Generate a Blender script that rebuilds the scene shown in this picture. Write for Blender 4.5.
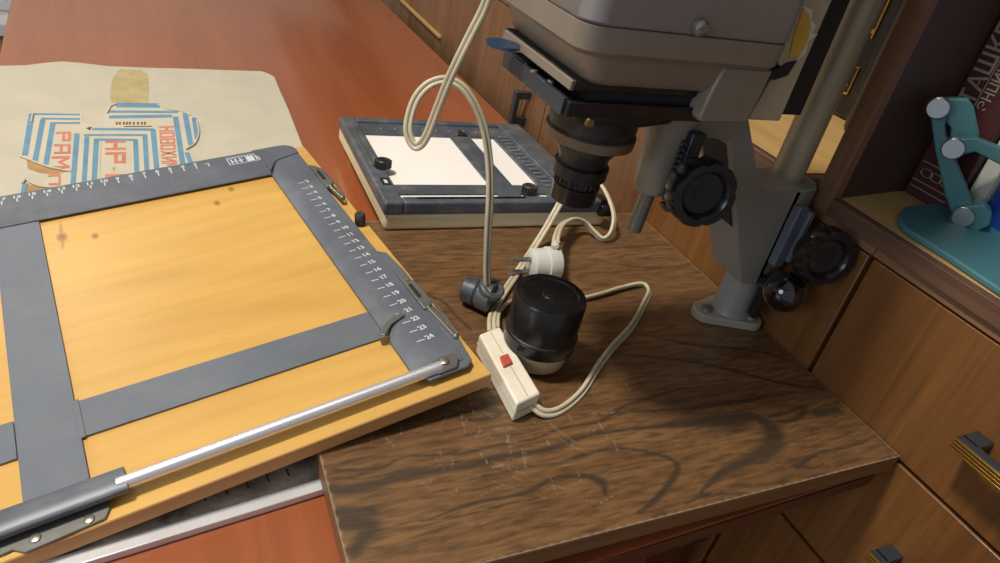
import bpy, bmesh, math, random
import numpy as np
from mathutils import Matrix, Vector
random.seed(7)
for o in list(bpy.data.objects): bpy.data.objects.remove(o)
C = bpy.context.scene.collection
# ------------------------------------------------------------------ calibrated camera
# working frame: centimetres, camera at the origin, X towards the cabinets, Y away along them, Z up
F, YAW, PITCH, ROLL = 695.43, 0.51504, 0.56037, 0.21964
EA, EB, EC = 0.171536, 0.005644, -0.132127
HZ = 107.2                      # camera height above the floor
TZ, BZ, CX = -32.2, -30.0, 43.9 # table top, enlarger board top, cabinet face
def _R(yaw, pitch, roll):
    cy, sy, cp, sp, cr, sr = math.cos(yaw), math.sin(yaw), math.cos(pitch), math.sin(pitch), math.cos(roll), math.sin(roll)
    fwd = np.array([sy*cp, cy*cp, -sp]); right = np.array([cy, -sy, 0.]); up = np.cross(right, fwd)
    return np.array([right*cr+up*sr, -(-right*sr+up*cr), fwd])
R = _R(YAW, PITCH, ROLL)
def rw(u, v): return R.T @ np.array([(u-500)/F, (v-281.5)/F, 1.])
def onZ(u, v, z): r = rw(u, v); return r*(z/r[2])
def onX(u, v, x): r = rw(u, v); return r*(x/r[0])
def onY(u, v, y): r = rw(u, v); return r*(y/r[1])
def onP(u, v, p0, n): r = rw(u, v); return r*((np.array(p0)@n)/(r@n))
S = .01
def W(p): return Vector((p[0]*S, p[1]*S, (p[2]+HZ)*S))
cam = bpy.data.cameras.new('camera'); camo = bpy.data.objects.new('camera', cam); C.objects.link(camo)
cam.sensor_width = 36; cam.lens = F/1000*36; cam.clip_start = .01
M = Matrix((R[0], -R[1], -R[2])).transposed().to_4x4(); M.translation = W((0, 0, 0)); camo.matrix_world = M
bpy.context.scene.camera = camo
# ------------------------------------------------------------------ world, lights, exposure
sc = bpy.context.scene
sc.view_settings.view_transform = 'Standard'; sc.view_settings.look = 'None'; sc.view_settings.gamma = 1
sc.view_settings.exposure = 0.0
w = bpy.data.worlds.new('world'); sc.world = w; w.use_nodes = True
w.node_tree.nodes['Background'].inputs[0].default_value = (.80, .88, 1, 1)
w.node_tree.nodes['Background'].inputs[1].default_value = .32
def area(name, p, target, size, power, col):
    l = bpy.data.lights.new(name, 'AREA'); l.shape = 'DISK'; l.size = size; l.energy = power; l.color = col
    o = bpy.data.objects.new(name, l); C.objects.link(o); o.location = W(p)
    o.rotation_euler = (W(target)-W(p)).to_track_quat('-Z', 'Y').to_euler(); return o
area('ceiling_lamp_light', (-60, 46, 140), (10, 45, -30), .26, 37, (1, .93, .83))
area('back_wall_fill_light', (-90, 270, 140), (-60, 300, 0), .5, 14, (1, .93, .85))  # added fill, brightens the back wall that the table mirrors
area('window_light', (-190, -40, 40), (20, 40, -20), 1.0, 13, (.70, .82, 1))
# ------------------------------------------------------------------ materials
def lin(c):
    return tuple(((x/255)/12.92 if x/255 <= .04045 else (((x/255)+.055)/1.055)**2.4) for x in c)
MATS = {}
def mat(name, col, rough=.5, metal=0, var=.12, scale=6, bump=0, coat=0, bscale=None, stretch=(1, 1, 1), col2=None, spec=None, dust=0):
    m = bpy.data.materials.new(name); m.use_nodes = True; nt = m.node_tree; N = nt.nodes; L = nt.links
    b = N['Principled BSDF']; tc = N.new('ShaderNodeTexCoord'); mp = N.new('ShaderNodeMapping'); mp.inputs['Scale'].default_value = stretch
    L.new(tc.outputs['Object'], mp.inputs[0])
    nz = N.new('ShaderNodeTexNoise'); nz.inputs['Scale'].default_value = scale; nz.inputs['Detail'].default_value = 6; nz.inputs['Roughness'].default_value = .62
    L.new(mp.outputs[0], nz.inputs['Vector'])
    r = N.new('ShaderNodeValToRGB'); c = lin(col)
    c2 = lin(col2) if col2 else tuple(min(1, x*(1+var)) for x in c)
    c1 = c if col2 else tuple(x*(1-var) for x in c)
    r.color_ramp.elements[0].position = .34; r.color_ramp.elements[1].position = .66
    r.color_ramp.elements[0].color = (*c1, 1); r.color_ramp.elements[1].color = (*c2, 1)
    L.new(nz.outputs[0], r.inputs[0]); out = r.outputs[0]
    if dust:
        n2 = N.new('ShaderNodeTexNoise'); n2.inputs['Scale'].default_value = 35; n2.inputs['Detail'].default_value = 9; n2.inputs['Roughness'].default_value = .75
        L.new(tc.outputs['Object'], n2.inputs['Vector'])
        r2 = N.new('ShaderNodeValToRGB'); r2.color_ramp.elements[0].position = .48; r2.color_ramp.elements[1].position = .75
        r2.color_ramp.elements[1].color = (dust, dust, dust, 1)
        L.new(n2.outputs[0], r2.inputs[0])
        mx = N.new('ShaderNodeMixRGB'); mx.inputs[2].default_value = (*lin((170, 160, 145)), 1)
        L.new(r2.outputs[0], mx.inputs[0]); L.new(out, mx.inputs[1]); out = mx.outputs[0]
    L.new(out, b.inputs['Base Color'])
    b.inputs['Roughness'].default_value = rough; b.inputs['Metallic'].default_value = metal; b.inputs['Coat Weight'].default_value = coat
    b.inputs['Coat Roughness'].default_value = .12
    if spec is not None: b.inputs['Specular IOR Level'].default_value = spec
    if bump:
        n3 = N.new('ShaderNodeTexNoise'); n3.inputs['Scale'].default_value = bscale or scale*4; n3.inputs['Detail'].default_value = 5
        L.new(mp.outputs[0], n3.inputs['Vector'])
        bm = N.new('ShaderNodeBump'); bm.inputs['Strength'].default_value = bump; bm.inputs['Distance'].default_value = .002
        L.new(n3.outputs[0], bm.inputs['Height']); L.new(bm.outputs[0], b.inputs['Normal'])
    MATS[name] = m; return m
def wood(name, cA, cB, grain, rough=.4, coat=0, fine=1., big=2.2, pore=.5, bump=.08, cc=.12, fl=.03):
    """grain: axis 0/1/2 along which the fibres run (object space)"""
    m = bpy.data.materials.new(name); m.use_nodes = True; nt = m.node_tree; N = nt.nodes; L = nt.links; b = N['Principled BSDF']
    tc = N.new('ShaderNodeTexCoord')
    def nz(scale, s_long, det=5, ro=.6):
        mp = N.new('ShaderNodeMapping'); v = [1, 1, 1]; v[grain] = s_long; mp.inputs['Scale'].default_value = v
        L.new(tc.outputs['Object'], mp.inputs[0]); n = N.new('ShaderNodeTexNoise'); n.inputs['Scale'].default_value = scale
        n.inputs['Detail'].default_value = det; n.inputs['Roughness'].default_value = ro; n.inputs['Distortion'].default_value = .3
        L.new(mp.outputs[0], n.inputs['Vector']); return n.outputs[0]
    a = nz(big*10, .12); f = nz(fine*260, fl, 3); 
    r = N.new('ShaderNodeValToRGB'); r.color_ramp.elements[0].position = .3; r.color_ramp.elements[1].position = .7
    r.color_ramp.elements[0].color = (*lin(cA), 1); r.color_ramp.elements[1].color = (*lin(cB), 1); L.new(a, r.inputs[0])
    r2 = N.new('ShaderNodeValToRGB'); r2.color_ramp.elements[0].position = .3; r2.color_ramp.elements[1].position = .6
    r2.color_ramp.elements[0].color = (1-pore, 1-pore, 1-pore, 1); r2.color_ramp.elements[1].color = (1, 1, 1, 1); L.new(f, r2.inputs[0])
    mx = N.new('ShaderNodeMixRGB'); mx.blend_type = 'MULTIPLY'; mx.inputs[0].default_value = 1
    L.new(r.outputs[0], mx.inputs[1]); L.new(r2.outputs[0], mx.inputs[2]); L.new(mx.outputs[0], b.inputs['Base Color'])
    b.inputs['Roughness'].default_value = rough; b.inputs['Coat Weight'].default_value = coat; b.inputs['Coat Roughness'].default_value = cc
    if bump:
        bm = N.new('ShaderNodeBump'); bm.inputs['Strength'].default_value = bump; bm.inputs['Distance'].default_value = .001
        L.new(f, bm.inputs['Height']); L.new(bm.outputs[0], b.inputs['Normal'])
    m['mix'] = mx.name; MATS[name] = m; return m
wood('table_veneer', (144, 76, 42), (166, 94, 56), 1, .3, .8, .7, 1.4, .12, .015, .13)
wood('table_edge', (78, 42, 26), (98, 54, 32), 0, .45, 0, .7, 1.4, .2)
wood('cabinet_wood', (102, 64, 29), (130, 86, 42), 2, .42, .15, .8, 2.2, .28, .05)
wood('reflection_dulled_wood', (108, 76, 50), (136, 102, 70), 2, .42, .15, .8, 2.2, .3, .05)  # cabinet wood repeated, with the dulling by reflections put into its colour
wood('ledge_wood', (126, 90, 62), (146, 108, 76), 1, .5, 0, .8, 2.2, .25)
wood('dark_wood', (88, 62, 48), (112, 80, 60), 1, .5, 0, .8, 2.2, .35)
wood('upright_wood', (112, 78, 56), (136, 98, 70), 2, .5, 0, .8, 2.2, .3)
wood('inner_dark_wood', (62, 45, 35), (78, 56, 43), 2, .5, 0, .8, 2.2, .2)
wood('shelf_wood', (176, 138, 82), (202, 166, 108), 1, .45, .1, .5, 1.5, .12)
wood('plywood', (202, 156, 76), (222, 179, 96), 0, .4, .25, .5, 1.1, .08, .03, .3)
wood('plywood_edge', (190, 138, 82), (214, 166, 106), 0, .5, 0, .6, 3, .2)
wood('board_edge', (112, 76, 46), (136, 96, 58), 0, .5, 0, .8, 2, .2)
wood('parquet', (120, 84, 50), (150, 108, 66), 1, .4, .2)
wood('chest_wood', (150, 116, 60), (172, 134, 74), 2, .5)
mat('frame_steel', (90, 96, 106), .42, .1, .18, 14, .04, dust=.20)
mat('frame_steel_dark', (46, 48, 54), .45, .1, .2, 14, .04, dust=.15)
mat('blade_steel', (104, 111, 120), .42, .15, .12, 10, .02, dust=.12)
mat('chrome', (232, 234, 240), .38, .8, .03, 10)
mat('dull_metal', (122, 122, 116), .38, .6, .15, 25, .05, dust=.15)
mat('steel_screw', (170, 165, 155), .3, .8, .1, 30)
mat('black_plastic', (20, 20, 22), .26, 0, .2, 10, dust=.05)
mat('black_dusty', (30, 29, 30), .42, 0, .2, 10, dust=.22)
mat('black_gloss', (12, 12, 16), .08, 0, .1, 10, coat=1)
mat('black_matt', (20, 20, 21), .6, 0, .2, 10)
mat('easel_plastic', (76, 83, 92), .38, 0, .2, 12, .08, dust=.38)
mat('cream_plastic', (226, 216, 176), .4, 0, .04, 12)
mat('opal_white', (250, 246, 240), .35, 0, .01, 10)
mat('cream_body', (188, 172, 136), .4, 0, .05, 12)
mat('ivory_switch', (232, 224, 204), .35, 0, .08, 40, dust=.2)
mat('red_plastic', (188, 84, 66), .4, 0, .05, 20)
mat('white_plastic', (206, 206, 196), .3, 0, .04, 10)
mat('cable_cream', (200, 190, 162), .42, 0, .10, 30)
mat('socket_grey', (74, 78, 84), .42, 0, .2, 60, .05, dust=.3)
mat('enamel_grey', (142, 137, 132), .42, .15, .07, 10, .05, dust=.12)
mat('enamel_light', (158, 152, 138), .42, .1, .07, 10, .05, dust=.12)
mat('enamel_beige', (172, 160, 132), .45, 0, .06, 10)
mat('enamel_tan', (134, 122, 108), .42, .1, .10, 12, .05, dust=.1)
mat('column_paint', (154, 142, 118), .36, .25, .22, 9, .03, stretch=(1, 1, .12), dust=.1)
mat('bracket_paint', (144, 138, 126), .5, .1, .06, 14, .06, dust=.1)
mat('ring_tan', (122, 104, 84), .4, .3, .1, 14)
mat('yellow_sticker', (196, 160, 60), .5, 0, .08, 20)
mat('torn_paper', (205, 196, 184), .7, 0, .05, 20)
mat('kraft_paper', (190, 183, 164), .75, 0, .05, 22, .15)
mat('label_paper', (196, 188, 166), .7, 0, .05, 22, .1)
mat('label_blue', (100, 142, 168), .7, 0, .12, 60)
mat('label_red', (198, 122, 100), .7, 0, .14, 60)
mat('print_dark', (84, 74, 62), .7, 0, .1, 60)
mat('glue_stain', (178, 162, 118), .75, 0, .12, 60, .4)
mat('torn_brown', (168, 136, 86), .8, 0, .12, 60)
mat('print_white', (196, 200, 202), .5, 0, .05, 20)
mat('aluminium', (222, 224, 226), .35, .4, .08, 20, dust=.1)
mat('grimy_grey', (104, 92, 80), .6, 0, .0, 60, .2, col2=(196, 186, 174))
mat('gold', (206, 160, 72), .25, .9, .05, 20)
mat('gunmetal', (64, 70, 78), .25, .5, .1, 20)
mat('maroon_cover', (68, 34, 33), .4, 0, .12, 16, coat=.2)
mat('gilt_print', (150, 136, 120), .4, .2, .1, 30)
mat('teal_plastic', (64, 112, 116), .45, 0, .05, 10)
mat('brushed_disc', (205, 208, 210), .25, .95, .05, 20)
mat('blue_cover', (28, 66, 148), .35, 0, .15, 16, coat=.3)
mat('page_block', (176, 176, 160), .7, 0, .06, 60, .2, stretch=(1, 20, 1))
mat('black_cover', (16, 16, 18), .3, 0, .2, 10, coat=.3)
mat('navy_cover', (34, 42, 66), .4, 0, .1, 10)
mat('blue_tab_and_light', (72, 98, 130), .25, .6, .1, 20)  # pull tab's own blue, also paints cool light on the carrier plate
mat('brass', (150, 128, 84), .35, .8, .1, 20)
mat('wallpaper', (222, 216, 206), .9, 0, .03, 4)
mat('ceiling_paint', (232, 230, 224), .9, 0, .02, 4)
mat('white_panel', (196, 198, 200), .5, 0, .03, 4)
# knots and figure on the plywood of the masking frame
def figure_board(m, cD):
    nt = m.node_tree; N = nt.nodes; L = nt.links; mx = N[m['mix']]; b = N['Principled BSDF']
    at = N.new('ShaderNodeAttribute'); at.attribute_name = 'figure'
    m2 = N.new('ShaderNodeMixRGB'); m2.inputs[2].default_value = (*lin(cD), 1)
    sp = N.new('ShaderNodeSeparateColor'); L.new(at.outputs['Color'], sp.inputs[0])
    L.new(sp.outputs[0], m2.inputs[0]); L.new(mx.outputs[0], m2.inputs[1])
    m3 = N.new('ShaderNodeMixRGB'); m3.inputs[2].default_value = (*lin((188, 172, 150)), 1)
    L.new(sp.outputs[1], m3.inputs[0]); L.new(m2.outputs[0], m3.inputs[1]); L.new(m3.outputs[0], b.inputs['Base Color'])
# ------------------------------------------------------------------ mesh helpers (centimetres)
class MB:
    def __init__(s): s.v = []; s.f = []
    def add(s, vs, fs):
        n = len(s.v); s.v += [tuple(map(float, p)) for p in vs]; s.f += [tuple(i+n for i in f) for f in fs]; return s
    def box(s, x0, x1, y0, y1, z0, z1):
        return s.add([(x0, y0, z0), (x1, y0, z0), (x1, y1, z0), (x0, y1, z0), (x0, y0, z1), (x1, y0, z1), (x1, y1, z1), (x0, y1, z1)],
                     [(0, 3, 2, 1), (4, 5, 6, 7), (0, 1, 5, 4), (1, 2, 6, 5), (2, 3, 7, 6), (3, 0, 4, 7)])
    def prism(s, poly, ext):
        """poly: 3d points, ext: extrusion vector"""
        poly = [np.array(p, float) for p in poly]; n = len(poly); e = np.array(ext, float)
        nrm = sum((np.cross(poly[i]-poly[0], poly[(i+1) % n]-poly[0]) for i in range(n)), np.zeros(3))
        if nrm @ e > 0: poly = poly[::-1]
        vs = poly+[p+e for p in poly]
        return s.add(vs, [tuple(range(n)), tuple(range(2*n-1, n-1, -1))]+[(i, i+n, (i+1) % n+n, (i+1) % n) for i in range(n)])
    def slab(s, poly, z0, z1): return s.prism([(p[0], p[1], z0) for p in poly], (0, 0, z1-z0))
    def lathe(s, prof, o, axis=(0, 0, 1), n=40, lobes=0, lobe=0):
        a = Vector(axis).normalized(); q = Vector((0, 0, 1)).rotation_difference(a); vs = []; fs = []
        for r, h in prof:
            for k in range(n):
                t = 2*math.pi*k/n; rr = r*(1+(lobe*(1 if math.cos(lobes*t) > 0 else -1) if lobes and r > .5*prof[0][1] else 0)) if lobes else r
                p = q @ Vector((rr*math.cos(t), rr*math.sin(t), h)); vs.append((o[0]+p.x, o[1]+p.y, o[2]+p.z))
        m = len(prof)
        for j in range(m-1):
            for k in range(n): fs.append((j*n+k, j*n+(k+1) % n, (j+1)*n+(k+1) % n, (j+1)*n+k))
        fs.append(tuple(range(n-1, -1, -1))); fs.append(tuple((m-1)*n+k for k in range(n)))
        return s.add(vs, fs)
    def cyl(s, p, q, r, r2=None, n=28):
        p = Vector(p); q = Vector(q); return s.lathe([(r, 0), (r2 or r, (q-p).length)], p, (q-p), n)
    def tube(s, pts, r, n=10, cap=True):
        P = [Vector(p) for p in pts]; vs = []; fs = []; up = Vector((.3, .2, 1)).normalized(); prev = None
        for i, p in enumerate(P):
            t = (P[min(i+1, len(P)-1)]-P[max(i-1, 0)]).normalized()
            a = (up-t*up.dot(t)) if prev is None else (prev-t*prev.dot(t)); a.normalize(); prev = a; b = t.cross(a)
            rr = r[i] if isinstance(r, (list, tuple)) else r
            for k in range(n):
                g = 2*math.pi*k/n; vs.append(p+a*rr*math.cos(g)+b*rr*math.sin(g))
        for i in range(len(P)-1):
            for k in range(n): fs.append((i*n+k, i*n+(k+1) % n, (i+1)*n+(k+1) % n, (i+1)*n+k))
        if cap: fs.append(tuple(range(n-1, -1, -1))); fs.append(tuple((len(P)-1)*n+k for k in range(n)))
        return s.add(vs, fs)
    def sphere(s, o, r, n=32):
        m = n//2; prof = [(max(.001, r*math.sin(math.pi*i/m)), -r*math.cos(math.pi*i/m)) for i in range(m+1)]
        return s.lathe(prof, o, (0, 0, 1), n)
    def build(s, name, m, parent=None, org=None, bevel=0, smooth=35, seg=2, mtx=None):
        """org: cm origin of the parent (world cm) - vertices are given in world cm unless mtx (local) is used"""
        o0 = np.array(org if org is not None else (0, 0, 0), float)
        me = bpy.data.meshes.new(name)
        if org is not None or parent is not None or mtx:
            vs = [((x-o0[0])*S, (y-o0[1])*S, (z-o0[2])*S) for x, y, z in s.v]
        else: vs = [(x*S, y*S, (z+HZ)*S) for x, y, z in s.v]
        me.from_pydata(vs, [], s.f); me.update()
        ob = bpy.data.objects.new(name, me); C.objects.link(ob); me.materials.append(MATS[m] if isinstance(m, str) else m)
        if parent is not None: ob.parent = parent
        elif org is not None: ob.location = W(org)
        if bevel:
            b = ob.modifiers.new('bevel', 'BEVEL'); b.width = bevel*S; b.segments = seg; b.limit_method = 'ANGLE'; b.angle_limit = math.radians(40)
            b.harden_normals = False
        if smooth:
            me.polygons.foreach_set('use_smooth', [True]*len(me.polygons)); me.set_sharp_from_angle(angle=math.radians(smooth))
        return ob
def catmull(pts, n=8):
    P = [np.array(p, float) for p in pts]; P = [2*P[0]-P[1]]+P+[2*P[-1]-P[-2]]; out = []
    for i in range(1, len(P)-2):
        for k in range(n):
            t = k/n; out.append(.5*((2*P[i])+(-P[i-1]+P[i+1])*t+(2*P[i-1]-5*P[i]+4*P[i+1]-P[i+2])*t*t+(-P[i-1]+3*P[i]-3*P[i+1]+P[i+2])*t**3))
    out.append(P[-2]); return out
def tag(o, label, cat, group=None, kind=None):
    if label: o['label'] = label
    if cat: o['category'] = cat
    if group: o['group'] = group
    if kind: o['kind'] = kind
    return o
def thing(name, label, cat, org, group=None, rot=None):
    o = bpy.data.objects.new(name, None); C.objects.link(o); o.empty_display_size = .02; o.location = W(org)
    if rot is not None: o.rotation_euler = rot
    return tag(o, label, cat, group)
def text_mb(body, size, o, ex, ey, thick=.012, bold=0, align='LEFT', xs=1.0):
    """text as thin mesh: o origin cm, ex baseline direction, ey letter-up direction; size = letter body cm"""
    cu = bpy.data.curves.new('t', 'FONT'); cu.body = body; cu.size = size; cu.align_x = align; cu.offset = bold; cu.resolution_u = 3
    ob = bpy.data.objects.new('t', cu); C.objects.link(ob); dg = bpy.context.evaluated_depsgraph_get()
    me = bpy.data.meshes.new_from_object(ob.evaluated_get(dg)); bpy.data.objects.remove(ob); bpy.data.curves.remove(cu)
    ex = np.array(ex, float); ey = np.array(ey, float); n = np.cross(ex, ey); n /= np.linalg.norm(n); o = np.array(o, float)
    mb = MB(); mb.add([o+ex*v.co.x*xs+ey*v.co.y+n*thick for v in me.vertices], [tuple(p.vertices) for p in me.polygons]); bpy.data.meshes.remove(me)
    return mb
def merge(*mbs):
    r = MB()
    for m in mbs: r.add(m.v, m.f)
    return r
def struct(o): o['kind'] = 'structure'; return o
# ------------------------------------------------------------------ the room
struct(MB().box(-260, 130, -170, 400, -HZ-5, -HZ).build('floor', 'parquet', smooth=0))
struct(MB().box(104, 110, -170, 400, -HZ, 158).build('wall_right', 'wallpaper', smooth=0))
struct(MB().box(-260, 110, 394, 400, -HZ, 158).build('wall_back', 'wallpaper', smooth=0))
struct(MB().box(-266, -260, -170, 400, -HZ, 158).build('wall_left', 'wallpaper', smooth=0))
struct(MB().box(-266, 110, -170, 400, 158, 163).build('ceiling', 'ceiling_paint', smooth=0))
struct(MB().box(-260, 104, 391.5, 394, -HZ, -HZ+9).build('baseboard_back', 'white_panel', smooth=0))
# ------------------------------------------------------------------ red table
tb = thing('table', 'polished orange-red wooden table carrying all the darkroom equipment', 'table', (14, 90, -HZ))
TB = (14, 90, -HZ)
FL, FR, BR, BL = (-12, 16.5), (43.3, 18.5), (40.2, 165), (-22, 165)
MB().slab([FL, FR, BR, BL], TZ-1.1, TZ).build('tabletop', 'table_veneer', tb, TB, .12)
MB().slab([(FL[0]+.1, FL[1]-.12), (FR[0]-.1, FR[1]-.12), (FR[0]-.1, FR[1]-.01), (FL[0]+.1, FL[1]-.01)], TZ-1.08, TZ-.06).build('edge_band', 'table_edge', tb, TB, .03)['label'] = 'dull brown front edge'
MB().slab([(-8, 24), (39.5, 25), (36.8, 160), (-17.5, 160)], TZ-7, TZ-1.1).build('apron', 'table_edge', tb, TB, .1)
for x, y in ((-8, 26), (36, 27), (34, 154), (-16, 154)):
    MB().box(x, x+4.5, y, y+4.5, -HZ, TZ-7).build('leg', 'table_edge', tb, TB, .2)
# ------------------------------------------------------------------ lower cabinets on the right
ZT, ZS1, ZS2 = -19.5, -30.55, -42.2          # drawer top, seams
G = .14
def handle(par, org, y0, y1, z, xo=41.7):
    h = MB(); h.box(xo, xo+.75, y0, y1, z-.45, z+.45)
    for y in (y0, y1-1.1): h.box(xo+.5, CX-.0, y, y+1.1, z-.45, z+.45)
    ho = h.build('handle', 'gunmetal', par, org, .06); ho['label'] = 'dark handle with gold ridges'
    g = MB()
    for i in range(4): g.box(xo-.12, xo+.05, y0+.05, y1-.05, z-.42+i*.225, z-.42+i*.225+.14)
    return ho, g
def front(kind, y0, y1, z0, z1, par, org, hs=None):
    o = MB().box(CX, CX+1.8, y0+G, y1-G, z0+G, z1-G).build(kind, 'reflection_dulled_wood' if y0 > 50 else 'cabinet_wood', par, org, .1)
    if hs:
        ho, g = handle(o, org, *hs)
        g.build('ridge', 'gold', o, org, .03)['label'] = 'gold ridges on the handle front'
dc_o = (60, 10, -HZ)
dc = thing('drawer_cabinet', 'brown wooden drawer cabinet with gold-ridged handles, right of the enlarger board', 'cabinet', dc_o)
MB().box(CX+1.9, 100, -22, 26.8, -HZ, ZT+.5).build('carcass', 'inner_dark_wood', dc, dc_o)
MB().box(CX-.1, 100, -22, 26.85, ZT, ZT+1.0).build('top_rail', 'ledge_wood', dc, dc_o, .1)
front('drawer', -7, 26.85, ZS1, ZT, dc, dc_o, (4.8, 15.2, -25.3))
front('drawer', -7, 26.85, ZS2, ZS1, dc, dc_o, (4.8, 15.2, -36.4))
front('drawer', -7, 26.85, -54, ZS2, dc, dc_o)
front('drawer', -7, 26.85, -80, -54, dc, dc_o)
front('drawer', -22, -7, -80, ZT, dc, dc_o)
MB().box(CX+.4, CX+1.9, -22, 26.85, -HZ, -80).build('plinth', 'dark_wood', dc, dc_o)
cc_o = (60, 100, -HZ)
cc = thing('wall_cabinet', 'long wooden door cabinet running behind the red table and the enlarger', 'cabinet', cc_o)
MB().box(CX+1.9, 100, 26.9, 330, -HZ, ZT+.5).build('carcass', 'inner_dark_wood', cc, cc_o)
MB().box(CX-.1, 100, 26.9, 330, ZT, ZT+1.0).build('top_rail', 'ledge_wood', cc, cc_o, .1)
def vhandle(par, y, z0, z1):
    h = MB().box(41.6, 42.3, y-.5, y+.5, z0, z1)
    for z in (z0, z1-1): h.box(42.2, CX, y-.4, y+.4, z, z+1)
    h.build('handle', 'gunmetal', par, cc_o, .08)
front('door', 26.95, 52, -42.2, ZT, cc, cc_o)
front('drawer', 26.95, 52, -60, -42.2, cc, cc_o, (27.6, 38, -51.5))
front('door', 26.95, 52, -80, -60, cc, cc_o)
front('door', 52, 76, -80, ZT, cc, cc_o)
front('stile', 76, 82.6, -80, ZT, cc, cc_o)
vhandle(cc, 80.6, -32.0, -27.5)
ys = [82.6, 117, 132.5, 168, 204, 240, 285, 330]
for a, b in zip(ys, ys[1:]): front('door', a, b, -80, ZT, cc, cc_o)
MB().box(CX-.5, CX+.02, 116.4, 200, -31.2, -30.7).build('moulding', 'shelf_wood', cc, cc_o, .05)
MB().box(CX+.4, CX+1.9, 26.9, 330, -HZ, -80).build('plinth', 'dark_wood', cc, cc_o)
# ------------------------------------------------------------------ bookshelf above the drawers
sh_o = (70, 30, -18.8)
sx = CX-.4; ZSH = -17.45
sh = thing('bookshelf', 'dark wooden shelf unit standing on the drawer cabinet, two open compartments', 'shelf', sh_o)
MB().box(sx+.9, 100, -22, 32.5, ZSH-1.25, ZSH).build('shelf_board', 'shelf_wood', sh, sh_o, .04)
MB().box(sx, sx+.9, -22, 31.5, ZSH-1.3, ZSH).build('shelf_edge', 'dark_wood', sh, sh_o, .06)
MB().box(sx+.9, 100, 35.7, 330, ZSH-1.25, ZSH).build('shelf_board', 'shelf_wood', sh, sh_o, .04)
MB().box(sx, sx+.9, 33.1, 330, ZSH-1.3, ZSH).build('shelf_edge', 'dark_wood', sh, sh_o, .06)
MB().box(sx+.9, 100, 33.1, 35.6, ZSH-1.25, ZSH-.1).build('filler_strip', 'dark_wood', sh, sh_o, .04)
MB().box(sx, sx+.8, 31.5, 33.1, ZSH-1.3, 60).build('upright_edge', 'upright_wood', sh, sh_o, .06)
MB().slab([(sx+.8, 31.5), (52, 32.5), (100, 32.5), (100, 33.4), (sx+.8, 33.1)], ZSH-1.3, 60).build('upright', 'inner_dark_wood', sh, sh_o, .03)
MB().box(100, 101.5, -22, 330, ZSH-1.3, 60).build('back_panel', 'inner_dark_wood', sh, sh_o)
MB().box(sx, 100, -22, -20.4, ZSH, 60).build('upright', 'inner_dark_wood', sh, sh_o, .03)
MB().box(sx, 100, -22, 330, 22, 23.4).build('shelf_board', 'dark_wood', sh, sh_o, .03)
# maroon encyclopaedia
bx = 52.3
def book(name, label, x0, x1, y0, y1, z1, cover, cat='book', pages='page_block', pin=.25):
    o0 = (x0, (y0+y1)/2, ZSH); b = thing(name, label, cat, o0)
    c = MB(); c.box(x0, x0+.35, y0, y1, ZSH, z1); c.box(x0+.3, x1, y0, y0+.28, ZSH, z1); c.box(x0+.3, x1, y1-.28, y1, ZSH, z1)
    c.build('cover', cover, b, o0, .12)
    MB().box(x0+.4, x1-.3, y0+.28, y1-.28, ZSH+.25, z1-.3).build('page_block', pages, b, o0)
    return b, o0
bk, bko = book('book', 'thick maroon encyclopaedia with grey Cyrillic spine lettering against the upright', bx, bx+17, 28.45, 32.42, 8.5, 'maroon_cover')
t1 = text_mb('ТАШКЕНТ', 1.75, (bx, 30.9, -9.9), (0, 0, 1), (0, 1, 0), -.03, .02, xs=.93)
t1.v = [(bx-.03, y, z) for x, y, z in t1.v]
t2 = text_mb('ЭНЦИКЛОПЕДИЯ', 1.05, (bx, 29.85, -9.9), (0, 0, 1), (0, 1, 0), -.03, .012, xs=.86)
t2.v = [(bx-.03, y, z) for x, y, z in t2.v]
b4 = MB()
b4.box(bx-.04, bx+.01, 30.74, 30.79, -9.8, 7)
for z in (-14.7, -16.2, -16.7): b4.box(bx-.04, bx+.01, 29.0, 32.2, z, z+.07)
pass
for k in range(3):
    y = 29.7+k*.85; b4.tube([(bx-.03, y+.5*math.cos(a*.3927), -15.4+.3*math.sin(a*.3927)) for a in range(17)], .035, 5, False)
merge(t1, t2).build('spine_lettering', 'gilt_print', bk, bko, smooth=0)['label'] = 'grey printed title lettering'
b4.build('spine_ornament', 'gilt_print', bk, bko, smooth=0)['label'] = 'grey printed lines and looped ornament'
bk2, bko2 = book('book', 'bright blue book with pale page edge behind the teal stand', 53.5, 70, 22.6, 26.9, 4, 'blue_cover')
bk3, bko3 = book('book', 'thin pale grey book between the maroon and the blue book', 53.0, 68, 27.05, 28.35, 3, 'page_block')
bk4, bko4 = book('book', 'navy book at the right edge of the photo beyond the blue book', 54, 70, 18.0, 22.5, 2, 'navy_cover')
# left compartment: black objects with gold lines
for y0, y1, z1, lab in ((46.8, 52.5, 16, 'black case with gold outline on its front, next to the upright'),):
    o0 = (62, 49, ZSH); b = thing('storage_case', lab, 'case', o0)
    MB().box(61.5, 82, y0, y1, ZSH, z1).build('body', 'black_cover', b, o0, .8, seg=3)
    g = MB()
    g.tube(catmull([(61.4, 48.4, 15), (61.4, 48.4, -7.6), (61.4, 48.6, -8.8), (61.4, 49.6, -9.9)], 6), .13, 6)
    g.build('gold_trim', 'gold', b, o0)
    g = MB(); yy, zz = 48.9, -15.0
    g.tube([(61.4, yy-.6, zz), (61.4, yy-.6, zz+2.6), (61.4, yy+.9, zz+2.6), (61.4, yy+.9, zz), (61.4, yy-.6, zz)], .1, 6)
    g.tube([(61.4, yy-.2, zz+.7), (61.4, yy+.5, zz+1.9)], .08, 6)
    g.build('gold_emblem', 'gold', b, o0)
o0 = (54, 35.2, ZSH)
b = thing('glass_bottle', 'dark grey glossy bottle squeezed beside the shelf upright', 'bottle', (60.2, 44.3, ZSH))
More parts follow.
